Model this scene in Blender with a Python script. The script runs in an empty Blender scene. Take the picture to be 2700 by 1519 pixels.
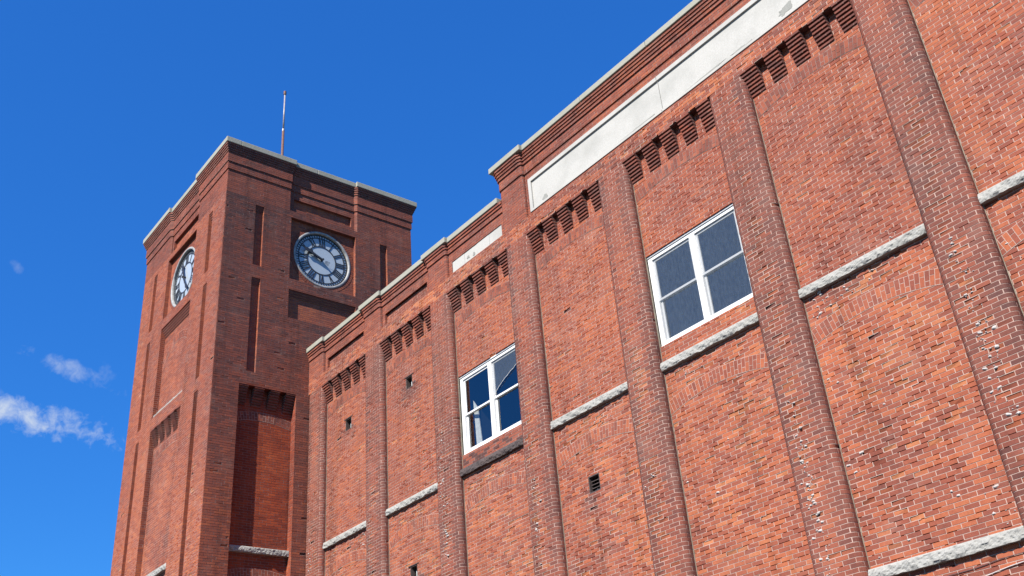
import bpy, bmesh, math, random
from mathutils import Vector, Matrix
random.seed(7)
SC = bpy.context.scene
COL = SC.collection

# ------------------------------------------------------------------ camera
CAM_R = (0.61289, 0.78652, -0.07584)
CAM_U = (0.42860, -0.25028, 0.86814)
CAM_F = (-0.66383, 0.56458, 0.49050)
cd = bpy.data.cameras.new("camera")
cam = bpy.data.objects.new("camera", cd); COL.objects.link(cam)
cam.matrix_world = Matrix(((CAM_R[0], CAM_U[0], -CAM_F[0], 5.032),
                           (CAM_R[1], CAM_U[1], -CAM_F[1], -12.1625),
                           (CAM_R[2], CAM_U[2], -CAM_F[2], -1.6155),
                           (0, 0, 0, 1)))
cd.sensor_width = 36.0
cd.lens = 2657.85 / 2700 * 36
cd.clip_start = 0.1; cd.clip_end = 3000
SC.camera = cam

# ------------------------------------------------------------------ sun, sky, exposure
SUN = Vector((1.0, -3.04, 2.9)).normalized()
EL = math.asin(SUN.z); AZ = math.atan2(SUN.x, SUN.y)
sl = bpy.data.lights.new("sun", 'SUN'); sl.energy = 5.0; sl.angle = math.radians(0.5); sl.color = (1.0, 0.95, 0.87)
so = bpy.data.objects.new("sun", sl); COL.objects.link(so)
so.rotation_euler = (-SUN).to_track_quat('-Z', 'Y').to_euler()
so.location = (10, -30, 40)

def N(nt, t, **kw):
    n = nt.nodes.new(t)
    for k, v in kw.items():
        if k == 'ins':
            for a, b in v.items(): n.inputs[a].default_value = b
        else: setattr(n, k, v)
    return n
def LK(nt, a, b): nt.links.new(a, b)

W = bpy.data.worlds.new("World"); SC.world = W; W.use_nodes = True
wn = W.node_tree; wn.nodes.clear()
wo = N(wn, 'ShaderNodeOutputWorld'); bg = N(wn, 'ShaderNodeBackground'); bg.inputs['Strength'].default_value = 0.094
sky = N(wn, 'ShaderNodeTexSky'); sky.sky_type = 'NISHITA'; sky.sun_disc = False
sky.sun_elevation = EL; sky.sun_rotation = AZ
sky.air_density = 1.0; sky.dust_density = 0.0; sky.ozone_density = 3.0; sky.altitude = 200
hs = N(wn, 'ShaderNodeHueSaturation'); hs.inputs['Saturation'].default_value = 1.20
hs.inputs['Hue'].default_value = 0.505; hs.inputs['Value'].default_value = 1.0
LK(wn, sky.outputs[0], hs.inputs['Color'])
tc = N(wn, 'ShaderNodeTexCoord')
def vdot(nt, src, v):
    n = N(nt, 'ShaderNodeVectorMath', operation='DOT_PRODUCT'); n.inputs[1].default_value = v
    LK(nt, src, n.inputs[0]); return n.outputs['Value']
def M(nt, op, a, b=None, c=None, clamp=False):
    n = N(nt, 'ShaderNodeMath', operation=op); n.use_clamp = clamp
    for i, x in enumerate((a, b, c)):
        if x is None: continue
        if isinstance(x, (int, float)): n.inputs[i].default_value = x
        else: LK(nt, x, n.inputs[i])
    return n.outputs[0]
# a few thin fair-weather clouds low in the western sky (by direction)
gdir = tc.outputs['Generated']
ca = vdot(wn, gdir, CAM_R); cb = vdot(wn, gdir, CAM_U); cf = vdot(wn, gdir, CAM_F)
def cnoise(scale, detail, rough, seed):
    mp = N(wn, 'ShaderNodeMapping'); mp.inputs['Location'].default_value = (seed, seed * .7, seed * .3)
    LK(wn, gdir, mp.inputs['Vector'])
    n = N(wn, 'ShaderNodeTexNoise'); n.inputs['Scale'].default_value = scale; n.inputs['Detail'].default_value = detail
    n.inputs['Roughness'].default_value = rough; n.inputs['Distortion'].default_value = 0.6
    LK(wn, mp.outputs[0], n.inputs['Vector']); return n.outputs['Fac']
nz1 = cnoise(34, 9, .60, 1.3); nz2 = cnoise(110, 7, .62, 4.1)
dens = None
# (centre right, centre up, half length, half width, tilt, opacity)
for (cx, cy, hl, hw, tl, op) in ((-.406, -.1225, .056, .0135, -.31, .98), (-.452, -.107, .032, .012, -.25, .85), (-.3975, -.0745, .040, .0085, -.50, .48),
                                 (-.372, -.077, .007, .014, .1, .22), (-.468, .019, .016, .006, -1.0, .30), (-.487, .022, .012, .010, -.9, .28), (-.4415, .020, .007, .004, -1.1, .22),
                                 (-.455, -.088, .012, .004, -1.0, .16)):
    x = M(wn, 'SUBTRACT', ca, cx); y = M(wn, 'SUBTRACT', cb, cy)
    c_, s_ = math.cos(tl), math.sin(tl)
    xr = M(wn, 'ADD', M(wn, 'MULTIPLY', x, c_ / hl), M(wn, 'MULTIPLY', y, s_ / hl))
    yr = M(wn, 'ADD', M(wn, 'MULTIPLY', x, -s_ / hw), M(wn, 'MULTIPLY', y, c_ / hw))
    rr = M(wn, 'ADD', M(wn, 'MULTIPLY', xr, xr), M(wn, 'MULTIPLY', yr, yr))
    e = M(wn, 'SUBTRACT', 1.15, rr)
    e = M(wn, 'ADD', e, M(wn, 'MULTIPLY', M(wn, 'SUBTRACT', nz1, .5), 4.6))
    e = M(wn, 'ADD', e, M(wn, 'MULTIPLY', M(wn, 'SUBTRACT', nz2, .5), 2.4))
    fall = M(wn, 'SUBTRACT', 2.4, rr, clamp=True)
    e = M(wn, 'MULTIPLY', M(wn, 'POWER', M(wn, 'MULTIPLY', e, .50, clamp=True), 1.25), op)
    e = M(wn, 'MULTIPLY', e, fall)
    dens = e if dens is None else M(wn, 'MAXIMUM', dens, e)
dens = M(wn, 'MULTIPLY', dens, M(wn, 'GREATER_THAN', cf, 0.2))
mx = N(wn, 'ShaderNodeMix', data_type='RGBA'); LK(wn, dens, mx.inputs['Factor'])
tint = N(wn, 'ShaderNodeMix', data_type='RGBA', blend_type='MULTIPLY'); tint.inputs['Factor'].default_value = 1
LK(wn, hs.outputs[0], tint.inputs['A']); tint.inputs['B'].default_value = (.26, .68, 1.02, 1)   # deep polarised blue
sv = N(wn, 'ShaderNodeSeparateColor', mode='HSV'); cv = N(wn, 'ShaderNodeCombineColor', mode='HSV')
LK(wn, tint.outputs['Result'], sv.inputs[0]); LK(wn, sv.outputs[0], cv.inputs[0]); LK(wn, sv.outputs[1], cv.inputs[1])
LK(wn, M(wn, 'MULTIPLY', M(wn, 'POWER', sv.outputs[2], .55), 1.78), cv.inputs[2])          # even out the brightness of the clear sky
LK(wn, cv.outputs[0], mx.inputs['A']); mx.inputs['B'].default_value = (3.1, 3.5, 4.1, 1)
LK(wn, mx.outputs['Result'], bg.inputs['Color']); LK(wn, bg.outputs[0], wo.inputs[0])

SC.view_settings.view_transform = 'Standard'; SC.view_settings.look = 'None'
SC.view_settings.gamma = 1; SC.view_settings.exposure = 1.15
SC.view_settings.use_curve_mapping = False

# ------------------------------------------------------------------ materials
def newmat(name):
    m = bpy.data.materials.new(name); m.use_nodes = True
    nt = m.node_tree; nt.nodes.clear()
    o = N(nt, 'ShaderNodeOutputMaterial'); b = N(nt, 'ShaderNodeBsdfPrincipled')
    LK(nt, b.outputs[0], o.inputs[0]); return m, nt, b
def noise(nt, scale, detail=4, rough=.55, vec=None, dist=0):
    n = N(nt, 'ShaderNodeTexNoise')
    n.inputs['Scale'].default_value = scale; n.inputs['Detail'].default_value = detail
    n.inputs['Roughness'].default_value = rough; n.inputs['Distortion'].default_value = dist
    if vec is None:
        g = N(nt, 'ShaderNodeNewGeometry'); vec = g.outputs['Position']
    LK(nt, vec, n.inputs['Vector']); return n.outputs['Fac']
def ramp(nt, fac, stops, interp='LINEAR'):
    r = N(nt, 'ShaderNodeValToRGB'); r.color_ramp.interpolation = interp
    el = r.color_ramp.elements
    while len(el) < len(stops): el.new(0.5)
    for e, (p, c) in zip(el, stops):
        e.position = p; e.color = (c, c, c, 1) if isinstance(c, (int, float)) else (*c, 1)
    LK(nt, fac, r.inputs[0]); return r.outputs[0]
def mix(nt, fac, a, b, mode='MIX'):
    n = N(nt, 'ShaderNodeMix', data_type='RGBA', blend_type=mode)
    for s, x in (('Factor', fac), ('A', a), ('B', b)):
        if isinstance(x, (int, float)): n.inputs[s].default_value = x if s == 'Factor' else (x, x, x, 1)
        elif isinstance(x, tuple): n.inputs[s].default_value = (*x, 1)
        else: LK(nt, x, n.inputs[s])
    return n.outputs['Result']
def bump(nt, b, h, strength, dist):
    n = N(nt, 'ShaderNodeBump'); n.inputs['Strength'].default_value = strength; n.inputs['Distance'].default_value = dist
    LK(nt, h, n.inputs['Height']); LK(nt, n.outputs[0], b.inputs['Normal'])

def brick_material(name, soot=0.35, sootcol=(.078, .044, .040), shift=None):
    m, nt, b = newmat(name)
    at = N(nt, 'ShaderNodeAttribute'); at.attribute_name = 'tone'
    n1 = noise(nt, 22, 4, .6); n2 = noise(nt, 90, 4, .65)
    t = M(nt, 'ADD', at.outputs['Fac'], M(nt, 'MULTIPLY', M(nt, 'SUBTRACT', n1, .5), .30))
    c = ramp(nt, t, ((.0, (.060, .027, .025)), (.25, (.125, .040, .029)), (.5, (.202, .055, .033)), (.75, (.295, .083, .038)), (1., (.38, .14, .062))))
    c = mix(nt, .55, c, ramp(nt, n2, ((.30, .62), (.5, 1.0), (.72, 1.25))), 'MULTIPLY')
    big = noise(nt, .55, 5, .6)
    c = mix(nt, M(nt, 'MULTIPLY', ramp(nt, big, ((.42, 0.), (.68, 1.))), soot), c, sootcol)
    pale = noise(nt, 1.7, 6, .65)
    c = mix(nt, M(nt, 'MULTIPLY', ramp(nt, pale, ((.54, 0.), (.74, 1.))), .16), c, (.32, .22, .18))
    g_ = N(nt, 'ShaderNodeNewGeometry'); mp_ = N(nt, 'ShaderNodeMapping'); mp_.inputs['Scale'].default_value = (3.1, 3.1, .22)
    LK(nt, g_.outputs['Position'], mp_.inputs[0]); st = noise(nt, 1.0, 6, .62, mp_.outputs[0])
    c = mix(nt, .8, c, ramp(nt, st, ((.30, .60), (.46, .97), (.56, 1.0), (.74, 1.15))), 'MULTIPLY')
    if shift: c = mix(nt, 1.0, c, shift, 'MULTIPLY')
    LK(nt, c, b.inputs['Base Color']); b.inputs['Roughness'].default_value = .88
    b.inputs['Specular IOR Level'].default_value = .25
    h = M(nt, 'ADD', M(nt, 'MULTIPLY', n2, .6), n1)
    bump(nt, b, h, .55, .006)
    return m
BRICK = brick_material("red_brick", .18)
PIER_BRICK = brick_material("dusty_pier_brick", .48, (.125, .060, .048))
RED_BRICK = brick_material("bounce_red_brick", .05, shift=(.88, .60, .46))  # little soot; tint paints in red light bounced off the facade
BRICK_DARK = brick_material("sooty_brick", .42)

def mortar_material(name, col, col2):
    m, nt, b = newmat(name)
    n1 = noise(nt, 3.2, 5, .65); n2 = noise(nt, 60, 3)
    c = mix(nt, ramp(nt, n1, ((.38, 0.), (.66, 1.))), col, col2)
    c = mix(nt, .5, c, ramp(nt, n2, ((.3, .6), (.7, 1.15))), 'MULTIPLY')
    LK(nt, c, b.inputs['Base Color']); b.inputs['Roughness'].default_value = .95
    bump(nt, b, n2, .4, .004)
    return m
MORTAR = mortar_material("lime_mortar", (.375, .262, .218), (.285, .195, .16))
MORTAR_DARK = mortar_material("soot_shade_mortar", (.22, .15, .13), (.13, .085, .072))  # soot, also painted shade in corbel joints and on the shaded tower face

def stone_material(name, c1, c2, scale, bs, dirt=None, dirtamt=.5):
    m, nt, b = newmat(name)
    n1 = noise(nt, scale, 6, .65); n2 = noise(nt, scale * 7, 4, .7); n3 = noise(nt, 1.3, 5, .6)
    c = mix(nt, ramp(nt, n2, ((.35, 0.), (.65, 1.))), c1, c2)
    if dirt: c = mix(nt, M(nt, 'MULTIPLY', ramp(nt, n3, ((.45, 0.), (.7, 1.))), dirtamt), c, dirt)
    LK(nt, c, b.inputs['Base Color']); b.inputs['Roughness'].default_value = .85
    bump(nt, b, M(nt, 'ADD', n1, M(nt, 'MULTIPLY', n2, .5)), bs, .012)
    return m
GRANITE = stone_material("grey_granite", (.305, .298, .276), (.215, .21, .193), 18, .6, (.19, .185, .16), .35)
GRANITE_DARK = stone_material("blackened_granite", (.07, .05, .047), (.032, .025, .025), 16, .9, (.11, .07, .05), .5)
COPING = stone_material("lichen_coping_stone", (.29, .28, .235), (.20, .20, .165), 14, .35, (.18, .185, .135), .55)
TABLET = stone_material("white_limestone", (.36, .352, .328), (.31, .303, .28), 5, .12, (.22, .22, .20), .55)
PATCHM = stone_material("grey_patch", (.22, .22, .20), (.17, .17, .155), 9, .2)

def plain(name, col, rough=.5, metal=0, nscale=None, var=.15, bs=0, spec=.5):
    m, nt, b = newmat(name)
    b.inputs['Roughness'].default_value = rough; b.inputs['Metallic'].default_value = metal
    b.inputs['Specular IOR Level'].default_value = spec
    n1 = noise(nt, nscale or 12, 4)
    c = mix(nt, ramp(nt, n1, ((.3, 0.), (.7, 1.))), tuple(x * (1 - var) for x in col), tuple(min(1, x * (1 + var)) for x in col))
    LK(nt, c, b.inputs['Base Color'])
    if bs: bump(nt, b, n1, bs, .004)
    return m
VINYL = plain("white_vinyl", (.60, .60, .59), .35, 0, 4, .04)
BLACKM = plain("black_iron", (.022, .022, .024), .45, 0, 20, .3)
BEZEL = plain("weathered_white_bezel", (.24, .24, .235), .55, 0, 9, .35, .2)
DARKIN = plain("dark_interior", (.010, .012, .015), .9)
BLIND = plain("pale_board", (.55, .50, .44), .8)
RUST = plain("rusty_steel", (.11, .055, .04), .7, .2, 30, .4)
WHITEPOLE = plain("white_painted_pole", (.26, .24, .24), .4, 0, 14, .2)
IRON = plain("rusted_iron_louvre", (.07, .05, .045), .7, .3, 40, .4)
RESIDUE = plain("white_mortar_residue", (.36, .33, .31), .95, 0, 40, .15, .4)
CABLEM = plain("white_cable", (.40, .38, .37), .5)
CABLED = plain("dark_cable", (.05, .04, .045), .6)
ROOFM = plain("tar_roof", (.07, .07, .07), .9)
CAULK = plain("pale_caulk", (.19, .165, .125), .9, 0, 6, .3)

m, nt, b = newmat("opal_dial_glass"); DIAL = m
n1 = noise(nt, 1.6, 4, .5)
LK(nt, mix(nt, n1, (.28, .335, .385), (.34, .38, .42)), b.inputs['Base Color'])
b.inputs['Roughness'].default_value = .06; b.inputs['IOR'].default_value = 1.6
wv = noise(nt, 1.3, 2, .4); bump(nt, b, wv, .25, .05)

m = bpy.data.materials.new("window_glass"); m.use_nodes = True; nt = m.node_tree; nt.nodes.clear(); GLASS = m
o = N(nt, 'ShaderNodeOutputMaterial'); ms = N(nt, 'ShaderNodeMixShader'); tr = N(nt, 'ShaderNodeBsdfTransparent'); gl = N(nt, 'ShaderNodeBsdfGlossy')
tr.inputs[0].default_value = (.72, .78, .80, 1); gl.inputs['Roughness'].default_value = .02
g_ = N(nt, 'ShaderNodeNewGeometry'); dt = N(nt, 'ShaderNodeVectorMath', operation='DOT_PRODUCT')
LK(nt, g_.outputs['Normal'], dt.inputs[0]); LK(nt, g_.outputs['Incoming'], dt.inputs[1])
fz = M(nt, 'ADD', M(nt, 'MULTIPLY', M(nt, 'POWER', M(nt, 'SUBTRACT', 1.0, M(nt, 'ABSOLUTE', dt.outputs['Value'])), 5.0), .80), .20)
bm_ = N(nt, 'ShaderNodeBump'); bm_.inputs['Strength'].default_value = .08; bm_.inputs['Distance'].default_value = .02
LK(nt, noise(nt, 1.4, 2), bm_.inputs['Height']); LK(nt, bm_.outputs[0], gl.inputs['Normal'])
LK(nt, fz, ms.inputs[0]); LK(nt, tr.outputs[0], ms.inputs[1]); LK(nt, gl.outputs[0], ms.inputs[2]); LK(nt, ms.outputs[0], o.inputs[0])

m = bpy.data.materials.new("insect_mesh"); m.use_nodes = True; nt = m.node_tree; nt.nodes.clear(); SCREEN = m
o = N(nt, 'ShaderNodeOutputMaterial'); ms = N(nt, 'ShaderNodeMixShader'); tr = N(nt, 'ShaderNodeBsdfTransparent'); df = N(nt, 'ShaderNodeBsdfDiffuse')
g = N(nt, 'ShaderNodeNewGeometry'); mp = N(nt, 'ShaderNodeMapping'); mp.inputs['Scale'].default_value = (38, 1, 9)
LK(nt, g.outputs['Position'], mp.inputs[0]); nn = noise(nt, 1.0, 3, .6, mp.outputs[0])
LK(nt, mix(nt, nn, (.035, .052, .078), (.14, .175, .215)), df.inputs[0]); ms.inputs[0].default_value = .34
LK(nt, tr.outputs[0], ms.inputs[1]); LK(nt, df.outputs[0], ms.inputs[2]); LK(nt, ms.outputs[0], o.inputs[0])

# ------------------------------------------------------------------ mesh building
class MB:
    def __init__(s): s.v = []; s.f = []; s.m = []; s.t = []
    def face(s, pts, mi=0, t=.5):
        b = len(s.v); s.v.extend(pts); s.f.append(tuple(range(b, b + len(pts)))); s.m.append(mi); s.t.append(t)
    def box(s, x0, x1, y0, y1, z0, z1, mi=0, t=.5):
        b = len(s.v)
        s.v += [(x0,y0,z0),(x1,y0,z0),(x1,y1,z0),(x0,y1,z0),(x0,y0,z1),(x1,y0,z1),(x1,y1,z1),(x0,y1,z1)]
        for q in ((3,2,1,0),(4,5,6,7),(0,1,5,4),(1,2,6,5),(2,3,7,6),(3,0,4,7)):
            s.f.append(tuple(b + i for i in q)); s.m.append(mi); s.t.append(t)
    def hexa(s, p, mi=0, t=.5):   # 8 points ordered like box()
        b = len(s.v); s.v += [tuple(q) for q in p]
        for q in ((3,2,1,0),(4,5,6,7),(0,1,5,4),(1,2,6,5),(2,3,7,6),(3,0,4,7)):
            s.f.append(tuple(b + i for i in q)); s.m.append(mi); s.t.append(t)
    def tube(s, pts, r, n=10, mi=0, r2=None):
        rings = []
        for i, p in enumerate(pts):
            p = Vector(p); d = Vector(pts[min(i + 1, len(pts) - 1)]) - Vector(pts[max(i - 1, 0)]); d.normalize()
            a = d.cross(Vector((0, 0, 1)) if abs(d.z) < .9 else Vector((1, 0, 0))).normalized(); c = d.cross(a)
            rad = r if r2 is None else r + (r2 - r) * i / max(1, len(pts) - 1)
            b = len(s.v)
            for k in range(n):
                an = 2 * math.pi * k / n; s.v.append(tuple(p + a * (rad * math.cos(an)) + c * (rad * math.sin(an))))
            rings.append(b)
        for i in range(len(rings) - 1):
            for k in range(n):
                s.f.append((rings[i] + k, rings[i] + (k + 1) % n, rings[i + 1] + (k + 1) % n, rings[i + 1] + k)); s.m.append(mi); s.t.append(.5)
        s.f.append(tuple(rings[0] + k for k in reversed(range(n)))); s.m.append(mi); s.t.append(.5)
        s.f.append(tuple(rings[-1] + k for k in range(n))); s.m.append(mi); s.t.append(.5)
    def build(s, name, mats, parent=None, smooth=False, bevel=0):
        if not isinstance(mats, (list, tuple)): mats = [mats]
        xs = [p[0] for p in s.v]; ys = [p[1] for p in s.v]; zs = [p[2] for p in s.v]
        c = ((min(xs) + max(xs)) / 2, (min(ys) + max(ys)) / 2, min(zs))
        me = bpy.data.meshes.new(name)
        me.from_pydata([(p[0] - c[0], p[1] - c[1], p[2] - c[2]) for p in s.v], [], s.f)
        for mm in mats: me.materials.append(mm)
        me.polygons.foreach_set('material_index', s.m)
        a = me.attributes.new('tone', 'FLOAT', 'FACE'); a.data.foreach_set('value', s.t)
        if smooth: me.polygons.foreach_set('use_smooth', [True] * len(s.f))
        me.update()
        o = bpy.data.objects.new(name, me); COL.objects.link(o); o.location = c
        if parent is not None: setparent(o, parent)
        if bevel:
            bv = o.modifiers.new('bevel', 'BEVEL'); bv.width = bevel; bv.segments = 2; bv.limit_method = 'ANGLE'
        return o
WLOC = {}
def setparent(o, p):
    o.parent = p
    o.location = Vector(o.location) - wloc(p)
def wloc(o):
    l = Vector((0, 0, 0))
    while o is not None: l += Vector(o.location); o = o.parent
    return l
def thing(name, loc, label, cat):
    o = bpy.data.objects.new(name, None); COL.objects.link(o); o.location = loc; o.empty_display_size = .5
    o['label'] = label; o['category'] = cat; return o

# random tables
RT = [[random.random() for _ in range(8)] for _ in range(4096)]
def rnd(r, c, seed=0): return RT[((r * 73856093) ^ (c * 19349663) ^ (seed * 83492791)) & 4095]
def vnoise(x, y, seed=0):
    xi, yi = math.floor(x), math.floor(y); fx, fy = x - xi, y - yi
    fx = fx * fx * (3 - 2 * fx); fy = fy * fy * (3 - 2 * fy)
    a = rnd(xi, yi, seed)[7]; b = rnd(xi + 1, yi, seed)[7]; c = rnd(xi, yi + 1, seed)[7]; d = rnd(xi + 1, yi + 1, seed)[7]
    return (a * (1 - fx) + b * fx) * (1 - fy) + (c * (1 - fx) + d * fx) * fy

ROW = .0667; BW = .2140; J = .0105; BACK = -.034; ZREF = 10.0

class Path:
    """plan polyline; outward is to the right of the direction of travel"""
    def __init__(s, pts):
        s.p = pts; s.u = [0.]; s.n = []
        for a, b in zip(pts, pts[1:]):
            L = math.hypot(b[0] - a[0], b[1] - a[1]); s.u.append(s.u[-1] + L)
            s.n.append(((b[1] - a[1]) / L, -(b[0] - a[0]) / L))
        s.mi = [s.n[0]]
        for a, b in zip(s.n, s.n[1:]):
            k = 1 + a[0] * b[0] + a[1] * b[1]; s.mi.append(((a[0] + b[0]) / k, (a[1] + b[1]) / k))
        s.mi.append(s.n[-1]); s.L = s.u[-1]
    def cols(s, ua, ub):
        out = [ua] + [u for u in s.u[1:-1] if ua + 1e-5 < u < ub - 1e-5] + [ub]
        res = []
        for u in out:
            for i, w in enumerate(s.u):
                if abs(u - w) < 1e-5: res.append((s.p[i], s.mi[i])); break
            else:
                for i in range(len(s.n)):
                    if s.u[i] <= u <= s.u[i + 1]:
                        f = (u - s.u[i]) / (s.u[i + 1] - s.u[i]); a, b = s.p[i], s.p[i + 1]
                        res.append(((a[0] + (b[0] - a[0]) * f, a[1] + (b[1] - a[1]) * f), s.n[i])); break
        return res
    def offset(s, d):
        return Path([(p[0] + d * m[0], p[1] + d * m[1]) for p, m in zip(s.p, s.mi)])

def brick_wall(mb, path, z0, z1, tone, cuts=(), seed=0, uo=0., spall=None, erode=.08, mort=1, brick=0, jd=.0035, fine=True, bw=BW):
    """lay individual bricks on a path between heights z0 and z1; cuts are (u0, u1, z0, z1) openings"""
    V, F, MI, T = mb.v, mb.f, mb.m, mb.t
    def strip(cs, d0, d1, za, zb, mi, t):
        b = len(V)
        n = len(cs)
        for i, (p, m) in enumerate(cs):
            d = d0 + (d1 - d0) * i / (n - 1)
            V.append((p[0] + d * m[0], p[1] + d * m[1], za)); V.append((p[0] + d * m[0], p[1] + d * m[1], zb))
        for i in range(n - 1):
            F.append((b + 2 * i, b + 2 * i + 2, b + 2 * i + 3, b + 2 * i + 1)); MI.append(mi); T.append(t)
    zs = sorted({z0, z1, *[c[2] for c in cuts if z0 < c[2] < z1], *[c[3] for c in cuts if z0 < c[3] < z1]})
    for za, zb in zip(zs, zs[1:]):
        zm = (za + zb) / 2
        iv = [(0., path.L)]
        for c in cuts:
            if c[2] < zm < c[3]:
                nv = []
                for a, b in iv:
                    if c[1] <= a or c[0] >= b: nv.append((a, b)); continue
                    if c[0] > a + 1e-4: nv.append((a, c[0]))
                    if c[1] < b - 1e-4: nv.append((c[1], b))
                iv = nv
        for (a, b) in iv:
            strip(path.cols(a, b), BACK, BACK, za, zb, mort, .5)
            for r in range(math.floor((za - ZREF) / ROW + 1e-6), math.ceil((zb - ZREF) / ROW - 1e-6)):
                c0 = ZREF + r * ROW
                rz0 = max(za, c0); rz1 = min(zb, c0 + ROW)
                bz0 = max(za, c0 + J)
                sh = (r % 2) * .5 * bw + (rnd(r, 77, seed)[0] - .5) * .03 + uo
                k0 = math.floor((a + sh) / bw); k1 = math.ceil((b + sh) / bw)
                for k in range(k0, k1):
                    R = rnd(r, k, seed)
                    uu = k * bw - sh
                    j = J * (.8 + .6 * R[4])
                    ua = max(a, uu + (R[5] - .5) * .004); ub = min(b, uu + bw)
                    if ub - ua < .004: continue
                    # head joint
                    if uu + j > a:
                        if min(b, uu + j) - max(a, uu) > 1e-4:
                            strip(path.cols(max(a, uu), min(b, uu + j)), -jd, -jd, rz0, rz1, mort, .5)
                        ba = max(a, uu + j)
                    else: ba = a
                    if ub - ba < .003: continue
                    cs = path.cols(ba, ub)
                    mx_, my_ = cs[0][0]
                    um = (ba + ub) / 2
                    # bed joint (two lengths, some eroded, the shade in those painted near-black)
                    if bz0 > rz0 + 1e-4:
                        if fine and len(cs) == 2 and ub - ba > .08:
                            sp = ba + (ub - ba) * (.25 + .5 * R[3])
                            e1 = -.026 if R[1] < erode else -jd; e2 = -.026 if R[2] < erode else -jd
                            strip(path.cols(ba, sp), e1, e1, rz0, bz0, mort if e1 > -.02 else brick, .04); strip(path.cols(sp, ub), e2, e2, rz0, bz0, mort if e2 > -.02 else brick, .04)
                        else:
                            strip(cs, -jd, -jd, rz0, bz0, mort, .5)
                    if rz1 - bz0 < .004: continue
                    jit = (R[6] - .5) * .0032
                    t = tone(um, c0, R)
                    d = [jit] * 4; zt = rz1
                    if spall is not None and R[0] < spall(um, c0):
                        q = rnd(r + 991, k + 37, seed)
                        d = [-.006 - .026 * q[0], -.006 - .026 * q[1], -.002 - .012 * q[2], -.002 - .012 * q[3]]
                        t = min(.95, t + .12 + .25 * q[4])
                        if q[5] < .02: d = [-.03, -.012, -.03, -.008]; t = .2
                    # front + sides
                    n = len(cs); o = len(V)
                    for i, (p, m_) in enumerate(cs):
                        f = i / (n - 1)
                        db = d[0] + (d[1] - d[0]) * f; dt = d[2] + (d[3] - d[2]) * f
                        V.append((p[0] + db * m_[0], p[1] + db * m_[1], bz0)); V.append((p[0] + dt * m_[0], p[1] + dt * m_[1], zt))
                        V.append((p[0] + BACK * m_[0], p[1] + BACK * m_[1], bz0)); V.append((p[0] + BACK * m_[0], p[1] + BACK * m_[1], zt))
                    for i in range(n - 1):
                        q = o + 4 * i
                        F.append((q, q + 4, q + 5, q + 1)); F.append((q, q + 2, q + 6, q + 4)); F.append((q + 1, q + 5, q + 7, q + 3))
                    F.append((o, o + 1, o + 3, o + 2)); q = o + 4 * (n - 1); F.append((q, q + 2, q + 3, q + 1))
                    kf = 3 * (n - 1) + 2
                    MI.extend([brick] * kf); T.extend([t] * kf)

def rounded_pilaster_path(x0, x1, yback, yfront, r=.10, n=5):
    pts = [(x0, yback), (x0, yfront + r)]
    for i in range(1, n): a = math.pi / 2 * i / n; pts.append((x0 + r - r * math.cos(a), yfront + r - r * math.sin(a)))
    pts += [(x0 + r, yfront), (x1 - r, yfront)]
    for i in range(1, n): a = math.pi / 2 * i / n; pts.append((x1 - r + r * math.sin(a), yfront + r - r * math.cos(a)))
    pts += [(x1, yfront + r), (x1, yback)]
    return Path(pts)

# frames to place wall-local geometry: (s along wall, out from wall, z)
class Frame:
    def __init__(s, o, sd, nd): s.o = o; s.s = sd; s.n = nd
    def __call__(s, a, d, z): return (s.o[0] + s.s[0] * a + s.n[0] * d, s.o[1] + s.s[1] * a + s.n[1] * d, z)
    def xy(s, a, d): q = s(a, d, 0); return (q[0], q[1])
FAC = Frame((0, 0), (1, 0), (0, -1))

def fbox(mb, fr, a0, a1, d0, d1, z0, z1, mi=0, t=.5):
    """box in a wall frame, d0 < d1 outward"""
    mb.hexa([fr(a0, d1, z0), fr(a1, d1, z0), fr(a1, d0, z0), fr(a0, d0, z0), fr(a0, d1, z1), fr(a1, d1, z1), fr(a1, d0, z1), fr(a0, d0, z1)], mi, t)

def corbel(parent, fr, a0, a1, dbase, dtop, ztop, n=8, seed=0, tone=.3, last_cut=False):
    mb = MB(); JH = .031
    for i in range(n):                      # from the lowest course up
        z = ztop - (n - i) * ROW
        d = dbase + (dtop - dbase) * (i + 1) / n
        mid = (a0 + a1) / 2
        R = rnd(i, int(a0 * 50), seed + 5)
        j = (R[0] - .5) * .004
        fbox(mb, fr, a0 + .004, a1 - .004, dbase - .03, d - .05, z, z + JH, 1)  # tall dark joint, paints the shade under each course
        sp = a0 + (a1 - a0) * ((.36 if i % 2 else .68) if a1 - a0 > .2 else .5)
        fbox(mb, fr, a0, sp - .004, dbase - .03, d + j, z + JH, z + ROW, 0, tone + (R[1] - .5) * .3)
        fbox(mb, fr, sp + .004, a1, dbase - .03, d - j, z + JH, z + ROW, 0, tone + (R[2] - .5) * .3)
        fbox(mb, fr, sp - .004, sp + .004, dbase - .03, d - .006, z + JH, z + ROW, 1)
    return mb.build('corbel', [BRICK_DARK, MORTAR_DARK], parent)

def corbel_row(parent, fr, a0, a1, dbase, dtop, ztop, n, courses=8, seed=0, tone=.3, ew=0.0):
    wd = (a1 - a0) / (n + (n - 1) * .64); g = wd * .64
    for k in range(n):
        b0 = a0 + k * (wd + g)
        corbel(parent, fr, b0 - (ew if k == 0 else 0), b0 + wd, dbase, dtop, ztop, courses, seed + k, tone)

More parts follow.
